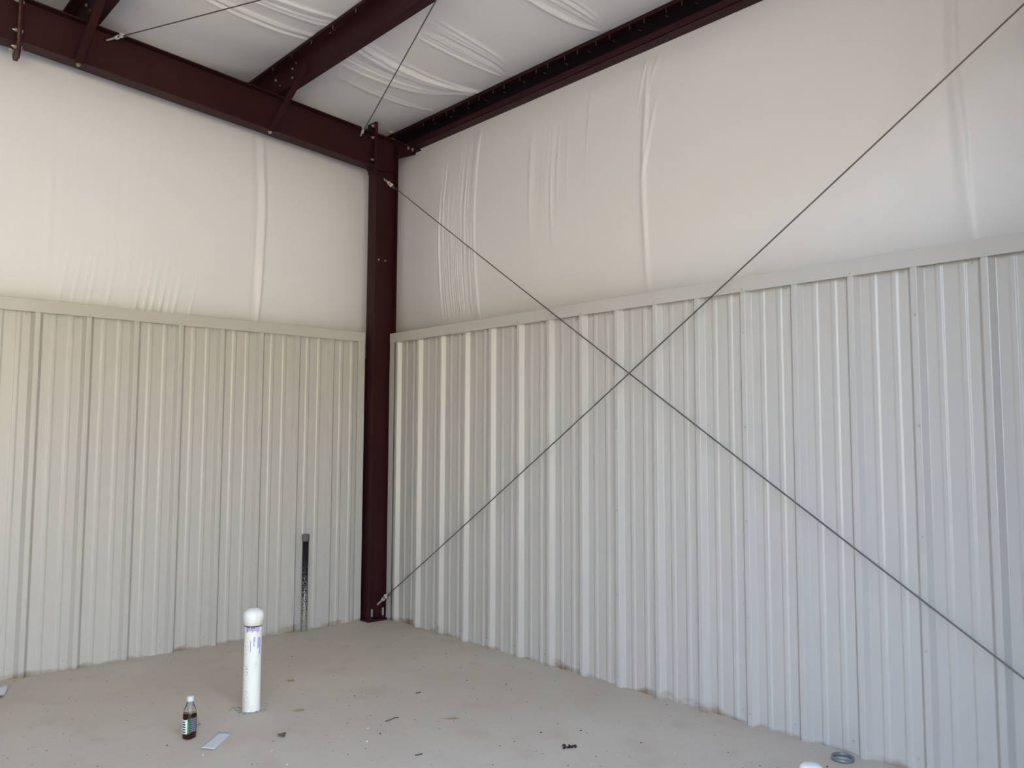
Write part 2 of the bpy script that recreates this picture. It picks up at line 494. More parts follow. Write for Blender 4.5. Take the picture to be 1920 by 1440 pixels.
# left wall: s = -y, t = z, displacement toward +x
clusterL = [(rng.uniform(1.85, 3.2), rng.uniform(0.015, 0.05), rng.uniform(0.0006, 0.0022), rng.uniform(2.5, 3.4), rng.uniform(3.2, 3.95), rng.uniform(-0.06, 0.03)) for _ in range(26)]
clusterL += [(rng.uniform(1.0, 1.25), rng.uniform(0.010, 0.02), rng.uniform(0.001, 0.003), rng.uniform(2.8, 3.3), rng.uniform(3.4, 3.7), rng.uniform(-0.03, 0.03)) for _ in range(6)]
def dispL(s, z):
    d = np.zeros_like(s)
    for s0, w, a, z0, z1, ln in clusterL:
        d += ridge(s, z, s0, w, a, z0, z1, 0.6, ln, 0.002, 1.0)
    d += ridge(s, z, 1.095, 0.016, 0.016, 2.30, 3.7, 0.4, 0.0, 0.002, 0.9)
    d -= ridge(s, z, 1.145, 0.022, 0.010, 2.6, 3.9, 0.6, 0.0, 0.002, 1.0)
    for s0, a in ((1.92, .010), (2.04, .012), (2.09, .008), (2.14, .013), (2.20, .012), (2.25, .010), (2.31, 0.007), (2.5, .006), (2.62, .006), (2.72, .007), (2.8, .006), (2.66, .005)):
        d += ridge(s, z, s0, 0.011, a, None, 2.52, 0.35, -0.12, 0.0, 1.0)
    d += smoothnoise(s, z, 2.0, 1.4, 8, 0.014)
    top = 3.95+0.0834*s
    d += 0.11*np.clip(np.sin(np.pi*np.clip((z-2.34)/(top-2.34), 0, 1)), 0, 1)**0.6
    d -= 0.07*np.exp(-np.clip(s+0.1, 0, 9)/0.30)
    return d
zL = np.concatenate([np.linspace(2.20, 2.62, 26), np.linspace(2.66, 4.7, 50)])
sL_vals = np.concatenate([np.arange(-0.28, 3.6, 0.0075), np.arange(3.65, 11.01, 0.1)])
o = cloth('insulation_blanket', sL_vals, zL, dispL, lambda s, z, d: (-0.225+d, -s, np.minimum(z, 3.785+0.0834*s+0.20)))
tag(o, 'white vinyl-faced insulation on the short left-hand wall under the sloping rafter', 'insulation', 'wall insulation above the liner')

# roof: s = x, t = -y, displacement downward
foldsC = []
def bundle(x0, spread, ya, yb, n, amp, tip=None):
    for _ in range(int(n*1.7)):
        u = rng.uniform(-1, 1)
        foldsC.append((x0+u*spread, rng.uniform(0.008, 0.016), amp*rng.uniform(0.4, 1.0), ya+rng.uniform(-0.1, 0.1), yb+rng.uniform(-0.06, 0.06), tip, u*spread))
bundle(0.98, 0.07, -0.22, 1.05, 6, 0.010, 1.05)
bundle(0.72, 0.10, -0.2, 1.0, 8, 0.006, 0.95)
bundle(0.45, 0.05, -0.2, 0.6, 4, 0.004, 0.5)
bundle(1.55, 0.18, -0.2, 0.62, 12, 0.006, 1.42)
bundle(2.45, 0.16, -0.2, 0.5, 9, 0.006, 2.4)
bundle(0.74, 0.05, 1.22, 1.95, 5, 0.006, None)
bundle(1.03, 0.10, 1.22, 2.1, 9, 0.008, None)
bundle(1.9, 0.2, 1.22, 2.2, 8, 0.006, None)
bundle(3.4, 0.3, -0.2, 0.7, 8, 0.005, None)
def dispC(s, t):
    d = np.zeros_like(s)
    for x0, w, a, t0, t1, tip, off in foldsC:
        xc = x0+0*t
        if tip is not None:      # folds gather into a pinch at the eave
            g = np.exp(-np.clip(t+0.1, 0, 9)/0.22)
            xc = x0*(1-g)+(tip+off*0.15)*g
        tt = (s-xc+0.02*np.sin(t*3+x0*7))/w
        prof = np.where(tt < 0, np.exp(-tt**2), np.exp(-(tt/0.7)**2))
        win = (1-0.75*(g if tip is not None else 0))/(1+np.exp(-(t-t0)/0.06))/(1+np.exp((t-t1)/0.10))
        d += 1.8*a*prof*win
    # lap seam
    d += 0.008*np.where(s < 0.965, np.exp(-((s-0.965)/0.05)**2), np.exp(-((s-0.965)/0.006)**2))*(1/(1+np.exp((t-1.05)/0.05)))
    d += smoothnoise(s, t, 1.6, 1.6, 8, 0.010)+smoothnoise(s, t, 14, 2, 10, 0.003)
    # belly between eave strut and purlins
    for a, b, amp in ((-0.17, 1.10, 0.045), (1.19, 2.47, 0.05), (2.56, 3.83, 0.05), (3.88, 5.25, 0.05)):
        u = np.clip((t-a)/(b-a), 0, 1)
        d += amp*np.sin(np.pi*u)**0.8
    # tucked down along the gable
    d += 0.10*np.exp(-(np.clip(s+0.3, 0, 9)/0.50)**2)*np.abs(np.sin(np.pi*(t-1.147)/1.366))**1.3*(t > -0.15)
    return d
tC = np.concatenate([np.arange(-0.27, 2.6, 0.025), np.arange(2.65, 11.1, 0.12)])
o = cloth('ceiling', np.concatenate([np.arange(-0.29, 3.9, 0.009), np.arange(3.92, X1+0.01, 0.05)]), tC, dispC,
          lambda s, t, d: (s, -t, roofz(-t)+0.004-np.where(t < -0.15, 0, d)))
tag(o, kind='structure')

# outer skin (keeps daylight out), end wall with the doorway, far walls
m = MB()
m.box((-0.34, 0.30, -0.02), (X1, 0.33, 4.40)); m.box((-0.34, -11.3, -0.02), (-0.31, 0.33, 5.2))
m.hexa([(-0.34, -11.3, roofz(-11.3)+.06), (X1+.3, -11.3, roofz(-11.3)+.06), (X1+.3, 0.33, roofz(.33)+.06), (-0.34, 0.33, roofz(.33)+.06),
        (-0.34, -11.3, roofz(-11.3)+.09), (X1+.3, -11.3, roofz(-11.3)+.09), (X1+.3, 0.33, roofz(.33)+.09), (-0.34, 0.33, roofz(.33)+.09)])
tag(m.build('wall_outer', M_OUT), kind='structure')
m = MB(); m.box((-0.3, -11.05, 0), (X1, -11.0, 5.2))
tag(m.build('wall_back', M_OUT), kind='structure')
DY0, DY1, DZ = -6.2, -1.75, 3.55
m = MB()
m.box((X1, DY1, 0), (X1+0.06, 0.33, roofz(0)+.05)); m.box((X1, -11.3, 0), (X1+0.06, DY0, roofz(-6)+.05))
m.hexa([(X1, DY0, DZ), (X1+.06, DY0, DZ), (X1+.06, DY1, DZ), (X1, DY1, DZ), (X1, DY0, roofz(DY0)+.05), (X1+.06, DY0, roofz(DY0)+.05), (X1+.06, DY1, roofz(DY1)+.05), (X1, DY1, roofz(DY1)+.05)])
tag(m.build('wall_door_side', M_LINER), kind='structure')

# ------------------------------------------------------------------ steel frame
def hexbolt(m, p, d, r=0.012, h=0.009, mi=0, shank=0.0):
    p = Vector(p); d = Vector(d).normalized()
    m.cyl(p, p+d*0.002, r*1.15, seg=16, mi=mi)
    m.cyl(p+d*0.002, p+d*(0.002+h), r, seg=6, mi=mi, smooth=False)
    if shank: m.cyl(p+d*h, p+d*(h+shank), r*0.55, seg=10, mi=mi)
    return m

TF = 0.008; WX0, WX1 = 0.060, 0.066; FX1 = 0.127
def zbot(y): return 3.7845-0.0834*y
def ztop(y): return 4.083-0.0834*y
def sloped(m, x0, x1, ya, yb, fz0, fz1, mi=0):
    m.hexa([(x0, ya, fz0(ya)), (x1, ya, fz0(ya)), (x1, yb, fz0(yb)), (x0, yb, fz0(yb)),
            (x0, ya, fz1(ya)), (x1, ya, fz1(ya)), (x1, yb, fz1(yb)), (x0, yb, fz1(yb))], mi)

def make_column():
    t = thing('steel_column', 'dark red-brown steel I-column standing in the corner between the two walls', 'column', (0.06, -0.1, 0))
    m = MB(); m.box((0.0, -0.224, 0), (0.135, -0.04, 0.016)); m.build('base_plate', M_STEEL, t, bevel=0.001)
    m = MB(); m.box((WX0, -0.198, 0.016), (WX1, 0.006, 4.09)); m.build('web', M_STEEL, t)
    m = MB(); m.box((0.0, -0.206, 0.016), (FX1, -0.198, 3.78)); m.build('flange', M_STEEL, t)
    m = MB(); m.box((0.0, 0.004, 0.016), (FX1, 0.012, 4.09)); m.build('flange', M_STEEL, t)
    m = MB(); m.box((0.0, -0.214, 3.76), (FX1, -0.201, 4.196)); m.build('end_plate', M_STEEL, t)
    # knee stiffener both sides of the web
    m = MB()
    for xa, xb in ((0.004, WX0), (WX1, 0.124)):
        m.hexa([(xa, -0.2, 3.786), (xb, -0.2, 3.786), (xb, 0.006, 3.803), (xa, 0.006, 3.803),
                (xa, -0.2, 3.793), (xb, -0.2, 3.793), (xb, 0.006, 3.810), (xa, 0.006, 3.810)])
    m.build('stiffener', M_STEEL, t)
    # cap flange running out over the column to the eave strut, with a gusset
    m = MB(); sloped(m, 0.0, FX1, -0.2, 0.25, lambda y: ztop(y)-TF, ztop); m.build('cap_flange', M_STEEL, t)
    m = MB(); m.prism([(WX0, 0.012, 3.93), (WX0, 0.012, ztop(0.012)-TF), (WX0, 0.235, ztop(0.235)-TF), (WX0, 0.235, 4.03)], (0.006, 0, 0)); m.build('gusset', M_STEEL, t)
    for x, y in ((0.1, 0.13), (0.1, 0.175)):
        b = MB(); hexbolt(b, (x, y, ztop(y)-TF), (0, 0, -1), 0.011, 0.012, shank=0.012); b.build('bolt', M_ZINC, t)
    for x, y in ((0.098, -0.166), (0.098, -0.06)):
        b = MB(); b.cyl((x, y, 0.016), (x, y, 0.020), 0.019, seg=18); b.cyl((x, y, 0.02), (x, y, 0.036), 0.016, seg=6, smooth=False)
        b.build('nut', M_STEEL, t)
        b = MB(); b.cyl((x, y, 0.036), (x, y, 0.095), 0.0095, seg=14); b.build('anchor_bolt', M_BOLTG, t)
    for y in (-0.135, -0.07):
        b = MB(); b.cyl((WX1, y, 3.021), (WX1+.003, y, 3.021), 0.007, seg=12); b.build('rivet', M_ZINC, t)
    return t
column0 = make_column()

def make_rafter():
    t = thing('rafter_beam', 'long dark red-brown sloping I-beam rafter along the top of the left wall', 'beam', (0.06, -1.5, 3.9))
    ye = -2.862
    m = MB(); sloped(m, WX0, WX1, ye, -0.226, lambda y: zbot(y)+TF, lambda y: ztop(y)-TF); m.build('web', M_STEEL, t)
    m = MB(); sloped(m, 0.0, FX1, ye, -0.226, zbot, lambda y: zbot(y)+TF); m.build('bottom_flange', M_STEEL, t)
    m = MB(); sloped(m, 0.0, FX1, ye, -0.226, lambda y: ztop(y)-TF, ztop); m.build('top_flange', M_STEEL, t)
    m = MB(); m.box((0.0, -0.227, 3.79), (FX1, -0.2145, 4.196)); m.build('end_plate', M_STEEL, t, bevel=0.0015)
    for z in (4.163, 4.062, 3.867):
        b = MB(); hexbolt(b, (0.1, -0.227, z), (0, -1, 0), 0.011, 0.010, shank=0.012); b.build('bolt', M_ZINC, t)
    for z in (4.062, 3.867):
        b = MB(); hexbolt(b, (0.028, -0.227, z), (0, -1, 0), 0.011, 0.010, shank=0.012); b.build('bolt', M_ZINC, t)
    # spliced end, chamfered plates reaching below the flange
    ys = ye
    def splice(y0, y1, mt, name):
        m = MB()
        poly = [(0.0, y0, 3.955), (0.022, y0, 3.925), (0.098, y0, 3.925), (FX1+.004, y0, 3.965), (FX1+.004, y0, 4.42), (0.0, y0, 4.42)]
        m.prism(poly, (0, y1-y0, 0)); return m.build(name, mt, t, bevel=0.001)
    splice(ys, ys-0.012, M_STEEL, 'splice_plate')
    splice(ys-0.0125, ys-0.0245, M_RUSTY, 'splice_plate')
    for z, xs in ((4.295, (0.098, 0.028)), (4.098, (0.098, 0.028)), (3.990, (0.098, 0.028))):
        for x in xs:
            b = MB(); hexbolt(b, (x, ys-0.0245, z), (0, -1, 0), 0.0125, 0.011, shank=0.014); hexbolt(b, (x, ys, z), (0, 1, 0), 0.0125, 0.007); b.build('bolt', M_ZINC, t)
    zb2 = lambda y: 4.012+0.012*(-(y)-2.887)
    m = MB(); sloped(m, WX0, WX1, -8.5, -2.887, lambda y: zb2(y)+TF, lambda y: ztop(y)-TF); m.build('web', M_STEEL, t)
    m = MB(); sloped(m, 0.0, FX1, -8.5, -2.887, zb2, lambda y: zb2(y)+TF); m.build('bottom_flange', M_STEEL, t)
    m = MB(); sloped(m, 0.0, FX1, -8.5, -2.887, lambda y: ztop(y)-TF, ztop); m.build('top_flange', M_STEEL, t)
    return t
rafter0 = make_rafter()

c2 = dup(column0, None, (5.42, 0, 0)); c2['label'] = 'second dark red-brown column beside the doorway, off the right edge of the photo'
r2 = dup(rafter0, None, (5.42, 0, 0)); r2['label'] = 'second sloping dark red-brown rafter over the doorway, off the top edge of the photo'

# eave strut: C section
t = thing('eave_strut', 'dark red-brown C-shaped eave strut along the top of the right wall', 'beam', (2.7, 0.2, 4.1))
xa, xb = -0.29, X1-0.02
EY0, EY1 = 0.166, 0.257
EZ0, EZ1 = 4.078, 4.278
m = MB()
m.box((xa, EY0, EZ0), (xb, EY1, EZ0+0.004))
m.box((xa, EY0, EZ1-0.004), (xb, EY1, EZ1)); m.build('channel', M_STEEL, t)
M_BLACKSTEEL = mat('near_black_web', rgb(20, 11, 15), rough=0.6, spec=0.2)  # inner web coloured far darker than the strut's flanges and lips
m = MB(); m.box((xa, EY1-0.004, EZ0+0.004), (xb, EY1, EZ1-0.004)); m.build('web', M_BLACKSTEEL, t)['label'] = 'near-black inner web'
m = MB(); m.box((xa, EY0, EZ0), (xb, EY0+0.003, EZ0+0.050)); m.build('bottom_lip', M_STEEL, t)
m = MB(); m.box((xa, EY0, EZ1-0.028), (xb, EY0+0.003, EZ1)); m.build('top_lip', M_STEEL, t)
def tip_me(name, d, L):
    m = MB(); d = Vector(d); m.cyl((0, 0, 0), d*L*0.7, 0.0022, seg=8); m.cyl(d*L*0.7, d*L, 0.0022, 0.0006, seg=8)
    o = m.build(name, M_ZINC); me = o.data; bpy.data.objects.remove(o); return me
tipdown = tip_me('screw_tip', (0, 0, -1), 0.034)
tipside = tip_me('screw_tip', (0, -1, 0), 0.030)
def put(name, me, par, wloc):
    o = bpy.data.objects.new(name, me); COL.objects.link(o); o.parent = par; o.location = Vector(wloc)-WLOC[par.name]
xs = [0.219, 0.369, 0.552, 0.655, 0.856, 0.987, 1.167, 1.297, 1.483]
while xs[-1] < 4.6:
    xs.append(xs[-1]+(0.18 if len(xs) % 2 else 0.125))
for x in xs:
    put('screw_tip', tipdown, t, (x, 0.205, EZ1-0.004))
for x in np.arange(0.35, 4.6, 0.1524*1.5):
    put('screw_tip', tipside, t, (float(x), EY1-0.004, 4.235+0.006*math.sin(x*9)))

# purlins (Z sections) with clips
def make_purlin(yw, zb, label):
    t = thing('roof_purlin', label, 'purlin', (2.7, yw, zb))
    xa, xb = -0.295, X1-0.02
    h = 0.203
    m = MB()
    m.box((xa, yw-0.002, zb), (xb, yw+0.002, zb+h))
    m.build('web', M_STEEL, t)
    m = MB(); m.box((xa, yw, zb), (xb, yw+0.070, zb+0.004)); m.box((xa, yw+0.066, zb), (xb, yw+0.070, zb+0.020)); m.build('bottom_flange', M_STEEL, t)
    m = MB(); m.box((xa, yw-0.070, zb+h-0.004), (xb, yw, zb+h)); m.box((xa, yw-0.070, zb+h-0.022), (xb, yw-0.067, zb+h)); m.build('top_flange', M_STEEL, t)
    for x in np.arange(0.136, 4.8, 0.3048):
        put('screw_tip', tipdown, t, (float(x), yw-0.055, zb+h-0.004))
    # web clip standing on the rafter
    m = MB(); m.prism([(-0.14, yw-0.005, zb-0.001), (0.125, yw-0.005, zb-0.001), (0.125, yw-0.005, zb+0.055), (0.10, yw-0.005, zb+0.125), (0.0, yw-0.005, zb+0.175), (-0.14, yw-0.005, zb+0.175)], (0, -0.005, 0)); m.build('clip', M_STEEL, t)
    b = MB(); hexbolt(b, (0.10, yw-0.010, zb+0.115), (0, -1, 0), 0.010, 0.009); b.build('bolt', M_ZINC, t)
    b = MB(); hexbolt(b, (0.155, yw-0.002, zb+0.06), (0, -1, 0), 0.009, 0.008); b.build('bolt', M_STEELE, t)
    for x, z in ((0.36, 0.055), (0.36, 0.125), (0.42, 0.15)):
        b = MB(); hexbolt(b, (x, yw-0.002, zb+z), (0, -1, 0), 0.006, 0.006); b.build('bolt', M_ZINC, t)
    return t
make_purlin(-1.112, 4.180, 'dark red-brown roof purlin crossing the ceiling nearest the corner column')
make_purlin(-2.478, 4.294, 'dark red-brown roof purlin at the upper left, farther from the corner column')
make_purlin(-3.84, 4.407, 'dark red-brown roof purlin beyond the left edge, third from the corner')

# fly braces (angle irons from rafter bottom flange to purlin)
def make_brace(y, zr, xw, zw, label):
    a = Vector((0.105, y, zr)); b = Vector((xw, y+0.022, zw))
    t = thing('flange_brace', label, 'brace', a)
    d = (b-a).normalized(); n = Vector((0, -1, 0)); u = d.cross(n).normalized()   # u: in the x-z plane
    if u.z < 0: u = -u
    m = MB()
    w = 0.052; th = 0.004
    # leg facing the camera side (flat in the x-z plane)
    m.hexa([a-u*w/2, a+u*w/2, b+u*w/2, b-u*w/2, a-u*w/2+n*th, a+u*w/2+n*th, b+u*w/2+n*th, b-u*w/2+n*th])
    # leg folded back along the lower edge
    m.hexa([a-u*w/2, a-u*w/2+u*th, b-u*w/2+u*th, b-u*w/2, a-u*w/2+n*w, a-u*w/2+u*th+n*w, b-u*w/2+u*th+n*w, b-u*w/2+n*w])
    m.build('angle', M_STEEL, t)
    bb = MB(); hexbolt(bb, (0.085, y-0.02, zbot(y-0.02)), (0, 0, -1), 0.013, 0.010, shank=0.006); bb.build('bolt', M_ZINC, t)
    return t
make_brace(-1.135, 3.895, 0.62, 4.262, 'dark red-brown diagonal angle brace from rafter to the purlin nearest the corner')
make_brace(-2.500, 4.010, 0.62, 4.376, 'dark red-brown diagonal angle brace at the upper left between rafter and purlin')

# ------------------------------------------------------------------ bracing cables
def strand(p0, p1, sag, r=0.0040, pitch=0.075, step=0.011):
    p0 = Vector(p0); p1 = Vector(p1); L = (p1-p0).length; n = int(L/step)
    d = (p1-p0).normalized(); u = d.orthogonal().normalized(); w = d.cross(u)
    seg = 12; m = MB(); vs = []
    for i in range(n+1):
        f = i/n; c = p0.lerp(p1, f)-Vector((0, 0, 4*sag*f*(1-f)))
        tw = 2*math.pi*f*L/pitch
        for k in range(seg):
            a = 2*math.pi*k/seg
            rr = r*(1.0+0.14*math.cos(6*a))
            vs.append(c+u*math.cos(a+tw)*rr+w*math.sin(a+tw)*rr)
    fs = [(i*seg+k, i*seg+(k+1) % seg, (i+1)*seg+(k+1) % seg, (i+1)*seg+k) for i in range(n) for k in range(seg)]
    m.add(vs, fs, 0, True)
    return m

def make_cable(label, a, b, sag, rod=0.13, plate_n=(1, 0, 0), side=1, rodvis=0.05):
    """a: anchor on the near frame's web; the eyebolt passes the web and carries the thimble"""
    a = Vector(a); b = Vector(b); d = (b-a).normalized()
    t = thing('bracing_cable', label, 'cable', a)
    e0 = a+d*rod
    m = MB(); m.cyl(a-d*0.006, a+d*rod*0.6, 0.0070, seg=14); m.build('eyebolt', M_BRIGHT, t)
    # hillside washer against the web
    m = MB(); nn = Vector(plate_n); m.cyl(a+nn*0.001, a+nn*0.008, 0.017, 0.012, seg=18); m.build('washer', M_STEEL, t)
    m = MB(); m.cyl(a+d*(rod*0.6), a+d*(rod*0.6+0.011), 0.0125, seg=6, smooth=False); m.build('nut', M_BRIGHT, t)
    # eye loop and thimble
    up = Vector((0, -1, 0)) if abs(d.y) < 0.6 else Vector((0, 0, 1))
    s = d.cross(up).normalized()
    c = a+d*(rod*0.6+0.024)
    pts = [c+d*0.024*math.cos(q)+s*0.013*math.sin(q) for q in np.linspace(0, 2*math.pi, 22)[:-1]]
    m = MB(); m.tube(pts, 0.0045, 8, closed=True); m.build('thimble', M_BRIGHT, t)
    # cable clamp: saddle, U bolt and two nuts
    cc = a+d*(rod*0.6+0.072)
    m = MB()
    m.hexa([cc+d*i*0.010+s*j*0.013+up*k*0.006 for k in (-1, 1) for (i, j) in ((-1, -1), (1, -1), (1, 1), (-1, 1))])
    for j in (-1, 1):
        m.cyl(cc+s*j*0.010+up*0.004, cc+s*j*0.010+up*0.020, 0.0045, seg=8); m.cyl(cc+s*j*0.010+up*0.007, cc+s*j*0.010+up*0.014, 0.008, seg=6, smooth=False)
    m.build('clamp', M_BRIGHT, t)
    strand(a+d*(rod*0.6+0.030), b, sag).build('strand', M_GALV, t)
    # turned-back tail
    m = MB(); m.tube([c+d*0.03+s*0.010, cc+s*0.009, cc+d*0.03+s*0.011, cc+d*0.055+s*0.013], 0.0042, 8); m.build('tail', M_GALV, t)
    return t

make_cable('thin steel bracing cable sloping down to the right from the top of the column', (0.066, -0.095, 3.735), (5.50, -0.095, 0.135), 0.022)
make_cable('thin steel bracing cable rising to the right from the foot of the column', (0.066, -0.095, 0.118), (5.50, -0.095, 3.690), 0.018, rod=0.15)
ROOFA = (0.066, -0.335, 4.058); ROOFB = (0.066, -2.35, 4.222)
def roofpoint(x, a, u, v):
    return a
CX_, CY_ = 979.13, 697.13
def ray(u, v): return F + R2*((u-CX_)/FPX) - U2*((v-CY_)/FPX)
make_cable('thin steel cable crossing the ceiling from the rafter just above the column', ROOFA, (5.50, -2.36, 4.228), 0.03)
make_cable('thin steel cable crossing the ceiling from the rafter at the upper left', ROOFB, (5.50, -0.33, 4.06), 0.03, rod=0.16)

# ------------------------------------------------------------------ things on the floor
def put_origin(m, p): m.origin = p; return m
# capped PVC pipe
px, py = 1.552, -1.862
t = thing('pvc_pipe', 'tall white capped PVC pipe stub with purple primer drips, standing in the floor', 'pipe', (px, py, 0))
m = MB(); m.lathe([(0.0475, -0.02), (0.0475, 0.47)], (px, py, 0), 40); m.build('pipe', M_PVC, t)
m = MB(); m.lathe([(0.0490, 0.463), (0.0555, 0.465), (0.0560, 0.520), (0.0535, 0.530), (0.045, 0.541), (0.030, 0.549), (0.012, 0.553), (0.0005, 0.5535)], (px, py, 0), 40)
m.build('cap', M_PVC, t)
# purple primer ring under the cap and drips
def patch(m, c, r, a0, a1, z0, z1, n=8, mi=0, jag=0.0, seed=0):
    rr = random.Random(seed); vs = []
    for i in range(n+1):
        a = a0+(a1-a0)*i/n
        vs.append((c[0]+r*math.cos(a), c[1]+r*math.sin(a), z1))
        vs.append((c[0]+r*math.cos(a), c[1]+r*math.sin(a), z0+jag*rr.uniform(-1, 1)))
    m.add(vs, [(2*i, 2*i+1, 2*i+3, 2*i+2) for i in range(n)], mi, True)
ac = math.atan2(CAM.y-py, CAM.x-px)       # side of the pipe that the photo shows
m = MB(); patch(m, (px, py), 0.0482, 0, 2*math.pi, 0.457, 0.468, 60, jag=0.002, seed=1)
for a, z in ((-0.75, 0.428), (-0.45, 0.449), (-0.15, 0.446), (0.1, 0.448)):
    patch(m, (px, py), 0.0484, ac+a-0.04, ac+a+0.04, z, 0.46, 2, jag=0.001, seed=2)
m.build('primer_ring', M_PRIMERD, t)
m = MB(); patch(m, (px, py), 0.0480, ac-0.7, ac+0.75, 0.432, 0.460, 14, jag=0.006, seed=5)
for a, z0, z1, w in ((-0.25, 0.325, 0.385, 0.05), (0.1, 0.35, 0.40, 0.07), (0.15, 0.375, 0.405, 0.1), (0.75, 0.34, 0.40, 0.22), (0.85, 0.31, 0.37, 0.1)):
    patch(m, (px, py), 0.0480, ac+a-w, ac+a+w, z0, z1, 4, jag=0.008, seed=int(z0*100))
m.build('primer_drips', M_PRIMER, t)
m = MB(); rr = random.Random(4)
for _ in range(40):
    a = ac+rr.gauss(-0.75, 0.16); z = rr.choice([rr.uniform(0.05, 0.40), rr.gauss(0.22, 0.012), rr.uniform(0.05, 0.40)]); w = rr.uniform(0.01, 0.045); h = rr.uniform(0.001, 0.0045)
    z = max(z, 0.02)
    patch(m, (px, py), 0.0479, a-w, a+w, z-h, z+h, 3, jag=0.003, seed=rr.randint(0, 999))
m.build('scuff', M_STAIN, t)['kind'] = 'stuff'

# second, short pipe at the bottom edge
qx, qy = 4.293, -0.745
t = thing('pvc_pipe', 'short bright white PVC pipe stub near the right wall at the bottom edge', 'pipe', (qx, qy, 0))
m = MB(); m.lathe([(0.040, -0.01), (0.040, 0.15)], (qx, qy, 0), 32); m.build('pipe', M_PVCB, t)
m = MB(); m.lathe([(0.041, 0.10), (0.0455, 0.102), (0.0455, 0.180), (0.044, 0.186), (0.036, 0.192), (0.02, 0.195), (0.0005, 0.196)], (qx, qy, 0), 32); m.build('cap', M_PVCB, t)

# broken concrete crumbs round the pipe foot
M_CRUMB = mat('concrete_crumb', rgb(122, 112, 98), rough=0.9, noise=((40, 40, 40), rgb(160, 152, 138), 0.4, 0.6, 4))
def rock(m, c, r, seed, flat=0.6, mi=0):
    rr = random.Random(seed); vs = []; n = 7
    vs.append((c[0], c[1], c[2]+r*flat*1.1))
    for ring, (rad, z) in enumerate(((0.65, 0.85), (1.0, 0.4), (0.85, 0.0))):
        for k in range(n):
            a = 2*math.pi*k/n+ring*0.3
            q = r*rad*rr.uniform(0.7, 1.25)
            vs.append((c[0]+q*math.cos(a), c[1]+q*math.sin(a), c[2]+r*flat*z*rr.uniform(0.75, 1.2)))
    fs = [(0, 1+k, 1+(k+1) % n) for k in range(n)]
    for j in range(2):
        fs += [(1+j*n+k, 1+(j+1)*n+k, 1+(j+1)*n+(k+1) % n, 1+j*n+(k+1) % n) for k in range(n)]
    fs.append(tuple(1+2*n+k for k in range(n)))
    m.add(vs, fs, mi)
m = put_origin(MB(), (px, py, 0)); rr = random.Random(9)
for i in range(60):
    a = rr.uniform(-2.9, 1.2); q = 0.052+abs(rr.gauss(0, 0.022))
    rock(m, (px+q*math.cos(a), py+q*math.sin(a), 0), rr.uniform(0.0025, 0.008), i)
tag(m.build('concrete_crumbs', M_CRUMB), 'loose grey concrete crumbs around the foot of the tall white pipe', 'rubble', kind='stuff')
m = put_origin(MB(), (1.525, -1.77, 0)); rock(m, (1.535, -1.77, 0), 0.016, 77, 0.8)
tag(m.build('stone', M_CRUMB), 'small dark broken stone on the floor right beside the tall white pipe', 'stone')
m = put_origin(MB(), (1.5, -1.95, 0)); rock(m, (1.478, -1.93, 0), 0.013, 78, 0.8)
tag(m.build('stone', M_CRUMB), 'small grey stone on the floor left of the tall white pipe foot', 'stone')

# black conduit stub against the left wall
M_BLACK = mat('black_plastic_splashed', rgb(22, 22, 24), rough=0.22, spec=0.6)
nt, b, tc = nodes_of(M_BLACK)
sep = nt.nodes.new('ShaderNodeSeparateXYZ'); nt.links.new(tc.outputs['Object'], sep.inputs[0])
vo = nt.nodes.new('ShaderNodeTexNoise'); vo.inputs['Scale'].default_value = 120; vo.inputs['Detail'].default_value = 3
nt.links.new(tc.outputs['Object'], vo.inputs['Vector'])
mr = nt.nodes.new('ShaderNodeMapRange'); mr.inputs[1].default_value = 0.0; mr.inputs[2].default_value = 0.68; mr.inputs[3].default_value = 0.30; mr.inputs[4].default_value = -0.10
nt.links.new(sep.outputs[2], mr.inputs[0])
ad = nt.nodes.new('ShaderNodeMath'); ad.operation = 'ADD'; nt.links.new(vo.outputs[0], ad.inputs[0]); nt.links.new(mr.outputs[0], ad.inputs[1])
rp = nt.nodes.new('ShaderNodeValToRGB'); rp.color_ramp.elements[0].position = 0.60; rp.color_ramp.elements[0].color = rgb(20, 20, 23)
rp.color_ramp.elements[1].position = 0.68; rp.color_ramp.elements[1].color = rgb(140, 136, 124)
nt.links.new(ad.outputs[0], rp.inputs[0]); nt.links.new(rp.outputs[0], b.inputs['Base Color'])
M_GREYC = mat('grey_plastic', rgb(96, 96, 94), rough=0.4, noise=((40, 40, 40), rgb(140, 138, 132), 0.5, 0.7, 3))
bx, by = 0.043, -0.748
t = thing('conduit_stub', 'black speckled conduit stub with a grey collar standing against the left wall', 'conduit', (bx, by, 0))
m = MB(); m.lathe([(0.0245, -0.01), (0.0245, 0.70), (0.020, 0.70)], (bx, by, 0), 28); m.build('pipe', M_BLACK, t)
m = MB(); m.lathe([(0.0250, 0.690), (0.0285, 0.692), (0.0285, 0.745), (0.024, 0.747), (0.022, 0.742), (0.022, 0.72), (0.0005, 0.718)], (bx, by, 0), 28); m.build('collar', M_GREYC, t)

